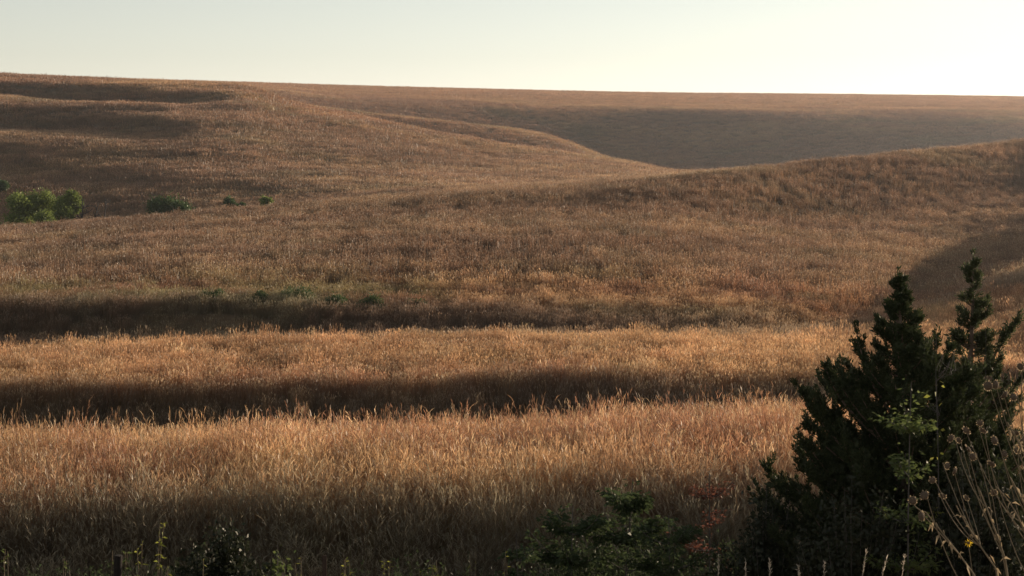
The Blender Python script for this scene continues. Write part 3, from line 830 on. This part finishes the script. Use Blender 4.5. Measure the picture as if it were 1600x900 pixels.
def sunflower(base, fork, hpts, Y, seed, label):
    g = np.random.default_rng(seed)
    x, _, _ = at(base[0], base[1], Y); pb = at(base[0], base[1], Y)
    gz = ground_at(x, Y); root_p = np.array([x + .10 * (pb[2] - gz), Y, gz - .02])
    root = thing('dead_sunflower', root_p, label, 'sunflower', 'dead sunflower stalks at the right edge')
    st, lf = Bag(), Bag()
    fk = at(fork[0], fork[1], Y) - root_p; pb = pb - root_p
    T = np.concatenate([bez(np.zeros(3), pb * .5 + g.normal(0, .02, 3), pb, 8)[:-1], bez(pb, (pb + fk) / 2 + g.normal(0, .02, 3), fk, 7)])
    st.tube(T, np.linspace(.0062, .0036, len(T)), 6)
    for (hx, hy) in hpts:
        e = at(hx, hy, Y + g.normal(0, .12)) - root_p
        i = int(g.uniform(.45, .98) * (len(T) - 1)) if abs(hy - fork[1]) > 20 else len(T) - 1
        p = T[i]
        if e[2] < p[2] + .02: 
            i = max(2, i - 4); p = T[i]
        hook = e + np.array([g.normal(0, .012), 0, .018])
        m = p + (e - p) * .5 + np.array([g.normal(0, .02), g.normal(0, .02), -.22 * np.linalg.norm(e - p)])
        P = np.concatenate([bez(p, m, hook, 9), [e + np.array([0, -.006, .008])]])
        st.tube(P, np.linspace(.0032, .0018, len(P)), 5)
        me1, me2 = heads[g.integers(0, 4)]
        h = bpy.data.objects.new('seed_head', me1); C.objects.link(h); h.parent = root
        h.location = e; h.rotation_euler = (R(float(g.uniform(60, 140))), R(float(g.normal(0, 25))), R(float(g.normal(0, 40))))
        k = float(g.uniform(.85, 1.25)); h.scale = (k, k, k)
        q = bpy.data.objects.new('bracts', me2); C.objects.link(q); q.parent = h
    m = 26; i = g.integers(4, len(T) - 1, m)
    d = g.normal(0, 1, (m, 3)); d[:, 2] -= .6
    lf.leaves(T[i] + g.normal(0, .006, (m, 3)), d, g.uniform(.02, .06, m), .014, g, .4)
    st.build('stem', M_STALK, root, True); lf.build('withered_leaves', M_BRACT, root)
SF = [((1522, 898), (1446, 800), [(1426, 782), (1444, 774), (1440, 806)], 'dead sunflower leaning farthest left, its round heads against the dark cedar shade'),
      ((1556, 888), (1494, 790), [(1457, 750), (1473, 775), (1492, 736), (1480, 728), (1510, 778)], 'dead sunflower second from the left with five round brown heads'),
      ((1570, 872), (1528, 760), [(1486, 685), (1498, 688), (1513, 702), (1520, 713), (1549, 725)], 'dead sunflower with a tall forked stalk, heads below the thin cedar'),
      ((1606, 850), (1556, 760), [(1510, 673), (1531, 661), (1536, 673), (1554, 688), (1553, 770)], 'dead sunflower with pale lit stalk, third from the right edge'),
      ((1618, 830), (1578, 745), [(1570, 709), (1589, 704), (1586, 677), (1600, 690)], 'dead sunflower at the right edge below the tallest stalk'),
      ((1628, 760), (1574, 660), [(1544, 603), (1556, 601), (1570, 617), (1584, 620), (1594, 573)], 'tallest dead sunflower stalk, heads reaching above the others at the right edge')]
for k, (bs, fk, hp, lab) in enumerate(SF):
    sunflower(bs, fk, hp, 8.6 + .25 * ((k * 3) % 5), 200 + k, lab)

def small_flower(px, py, Y, label):
    g = np.random.default_rng(1); e = at(px, py, Y); gz = ground_at(e[0], Y); b = np.array([e[0] + .05, Y, gz - .02])
    root = thing('yellow_flower', b, label, 'flower'); st, pt, ds = Bag(), Bag(), Bag()
    e = e - b; st.tube(bez(np.zeros(3), np.array([.03, 0, e[2] * .6]), e, 9), np.linspace(.004, .002, 9), 5)
    a = np.linspace(0, 6.283, 10, endpoint=False)
    pt.leaves(np.repeat(e[None], 10, 0), np.stack([np.cos(a), np.full(10, -.3), np.sin(a)], 1), .026, .012, g)
    ds.tube(np.array([e + [0, .004, 0], e + [0, -.006, 0], e + [0, -.009, 0]]), [.008, .008, .001], 8)
    st.build('stem', M_STALK, root, True); pt.build('petals', M_YPETAL, root); ds.build('disc', M_HEAD, root, True)
small_flower(1513, 848, 8.9, 'single small yellow flower among the dead sunflower stalks')

# pale grass stems catching light at the bottom edge
def plume_stem(px, Y, top_py, dx, seed, label, group):
    g = np.random.default_rng(seed); b = spot(px, Y, -.02); e = at(px + dx, top_py, Y) - b
    root = thing('grass_stem', b, label, 'grass stem', group); st, pl = Bag(), Bag()
    P = bez(np.zeros(3), np.array([0, 0, e[2] * .85]), e, 14); st.tube(P, np.linspace(.0035, .0012, 14), 4)
    m = 46; t = g.uniform(.72, 1, m); i = t * 13; i0 = np.minimum(i.astype(int), 12); f = (i - i0)[:, None]
    d = (P[-1] - P[-3]); d /= np.linalg.norm(d)
    pl.leaves(P[i0] * (1 - f) + P[i0 + 1] * f, d + g.normal(0, .35, (m, 3)), g.uniform(.02, .045, m), .007, g, .1)
    st.build('stem', M_PLUME, root, True); tag(pl.build('plume', M_PLUME, root), kind='stuff')
for k, (px, tp, dx, lab) in enumerate([
        (1336, 860, 18, 'tallest pale grass stem below the dense cedar, its plume bent to the right'),
        (1360, 872, 26, 'pale grass stem arching low beside the tallest bent plume'),
        (1400, 868, 14, 'pale grass stem nearest the dead sunflowers below the dense cedar'),
        (1120, 868, 3, 'upright pale grass stem just right of the broad bushy sapling'),
        (1163, 876, 2, 'short upright pale grass stem second right of the broad bushy sapling'),
        (1206, 874, -4, 'pale grass stem leaning slightly left below the dark low shrub'),
        (1285, 880, 3, 'shortest pale grass stem left of the tallest bent plume'),
        (1250, 884, -2, 'stubby pale grass stem between the left-leaning and the shortest stems')]):
    plume_stem(px, 13.4, tp, dx, 300 + k, lab, 'pale grass stems at the bottom edge')

# ------------------------------------------------------------------ far trees and bushes behind the middle hill
def far_tree(name, px, Y, top_py, wpx, nclump, mat, seed, label, cat, leaf=.38, nl=6000, trunk=True, group=None):
    g = np.random.default_rng(seed); b = spot(px, Y, -.1); h = at(px, top_py, Y)[2] - b[2]; w = wpx / F * Y / 2
    root = thing(name, b, label, cat, group); st, lf = Bag(), Bag(); P_, D_, S_ = [], [], []
    st.tube(bez(np.zeros(3), np.array([.1, 0, h * .4]), np.array([g.normal(0, .2), 0, h * .8]), 8), np.linspace(.03 * h + .02, .03, 8), 7)
    for q in range(nclump):
        a = g.uniform(0, 6.283); rr = w * .72 * math.sqrt(g.uniform(0, 1)); hz = h * g.uniform(.25 if trunk else .12, .84) 
        if q < 5: hz = h * (.86 - .05 * q); rr = w * (.15 + .5 * g.uniform(0, 1))
        c = np.array([math.cos(a) * rr, math.sin(a) * rr, hz * (1 - .25 * (rr / w) ** 2)]); r = g.uniform(.34, .52) * min(w, h * .6)
        st.tube(bez(np.array([0, 0, h * .15]), np.array([c[0] * .4, c[1] * .4, c[2] * .6]), c, 6), np.linspace(.012 * h, .012, 6), 5)
        m = nl // nclump; d = g.normal(0, 1, (m, 3)); d /= np.linalg.norm(d, axis=1)[:, None]
        rad = r * g.uniform(.2, 1.0, m) ** .5 * (1 + .3 * g.normal(0, 1, m))
        P_.append(c + d * rad[:, None] * np.array([1, 1, .85])); D_.append(d + g.normal(0, .8, (m, 3)))
    P_, D_ = np.concatenate(P_), np.concatenate(D_)
    P_[:, 2] = np.maximum(P_[:, 2], .05)
    lf.leaves(P_, D_, leaf * g.uniform(.6, 1.3, len(P_)), leaf * .6 * g.uniform(.7, 1.2, len(P_)), g)
    st.build('trunk', M_GREY, root, True); lf.build('crown', mat, root)
YT = 262
far_tree('broadleaf_tree', 36, YT, 287, 54, 16, M_FAR, 61, 'leftmost bright green tree of the grove below the left hill', 'tree')
far_tree('broadleaf_tree', 68, YT + 3, 288, 56, 16, M_FAR, 62, 'middle green tree of the grove, joined to its left neighbour', 'tree')
far_tree('broadleaf_tree', 106, YT, 290, 46, 14, M_FAR, 63, 'right-hand green tree of the grove, beside the dead snags', 'tree')
far_tree('bush', 80, YT - 6, 326, 50, 8, M_FAR, 64, 'low light green bush under the gap between the grove trees', 'bush', nl=3600, trunk=False)
far_tree('bush', 266, YT + 8, 306, 64, 10, M_FARD, 65, 'round dark green bush standing alone right of the grove', 'bush', nl=6000, trunk=False)
far_tree('bush', 360, YT + 10, 305, 24, 5, M_FARD, 66, 'small green bush on the crest, midway between round bush and smallest bush', 'bush', nl=1800, trunk=False)
far_tree('bush', 376, YT + 12, 314, 18, 4, M_FARD, 67, 'faint low bush touching the right side of the small crest bush', 'bush', nl=1000, trunk=False)
far_tree('bush', 416, YT + 12, 303, 22, 5, M_FAR, 68, 'smallest bush on the crest, farthest right of the grove', 'bush', nl=1400, trunk=False)
far_tree('thicket', 4, 349, 284, 30, 7, M_FARD, 69, 'dark thicket on the slope above the grove at the left edge', 'thicket', nl=6000, trunk=False)

for k, (px, w, hh) in enumerate([(330, 56, 1.3), (405, 34, 1.2), (468, 70, 1.6), (522, 56, 1.4), (580, 62, 1.4), (650, 30, 1.2)]):
    Yk = 105.0 + .6 * (k % 3); gz = spot(px, Yk)[2]
    far_tree('scrub_bush', px, Yk, YH - F * (gz + hh - CZ) / Yk, w, 7, M_FARD, 80 + k,
             ['leftmost', 'small second', 'largest, third', 'fourth', 'fifth', 'rightmost small'][k] + ' low green scrub bush above the dark hollow', 'bush', .11, 2600, False, 'scrub bushes above the dark hollow')
def snag(px, Y, top_py, dx, seed, label):
    g = np.random.default_rng(seed); b = spot(px, Y, -.1); top = at(px + dx, top_py, Y) - b
    root = thing('dead_tree', b, label, 'dead tree'); st, tws = Bag(), []
    for k, (P, r) in enumerate(branching(np.zeros(3), top, 8, 1.8, g, .22)):
        if k: tw = Bag(); tws.append(tw)
        else: tw = st
        tw.tube(P, np.maximum(r, .06), 6)
        for q in range(3):
            p = P[int(g.uniform(.4, .95) * (len(P) - 1))]; d = g.normal(0, 1, 3); d[2] = abs(d[2]) + .2; d /= np.linalg.norm(d)
            tw.tube(np.array([p, p + d * .5, p + d * .9]), [.06, .05, .03], 4)
    m = bark_mat('dark_dead_wood', (.05, .042, .038), (.12, .10, .09), 8)
    st.build('trunk', m, root, True)
    for t_ in tws: t_.build('branch', m, root, True)
snag(128, YT, 308, 1, 71, 'dark dead snag leaning against the right side of the grove')
snag(138, YT + 3, 318, 16, 72, 'low dead snag just right of the grove')
snag(160, YT + 5, 312, 6, 73, 'bare forked dead tree farther right of the grove')

# ------------------------------------------------------------------ haze: one closed box of thin air
def haze_box():
    m, n, l = new_mat('thin_haze')
    pv = n.new('ShaderNodeVolumePrincipled')
    pv.inputs['Color'].default_value = (.95, .95, .96, 1)
    pv.inputs['Density'].default_value = 0.00010
    pv.inputs['Anisotropy'].default_value = 0.6
    o = n.new('ShaderNodeOutputMaterial'); l.new(pv.outputs[0], o.inputs['Volume'])
    x0, x1, y0, y1 = -9500, 9500, -9500, 9500
    lo, hi = float(V[:, 2].min()) - 1, float(V[:, 2].max()) + 4
    x0, x1 = float(V[:, 0].min()) - 5, float(V[:, 0].max()) + 5
    y0, y1 = float(V[:, 1].min()) - 5, float(V[:, 1].max()) + 5
    vs = [(x, y, z) for x in (x0, x1) for y in (y0, y1) for z in (lo, hi)]
    fs = [(0, 1, 3, 2), (4, 6, 7, 5), (0, 4, 5, 1), (2, 3, 7, 6), (0, 2, 6, 4), (1, 5, 7, 3)]
    o = bpy.data.objects.new('haze', mesh_from('haze', vs, fs, m, False)); C.objects.link(o)
    tag(o, 'thin pale evening haze lying over the whole prairie', 'haze', kind='stuff')
haze_box()
S.cycles.volume_bounces = 0
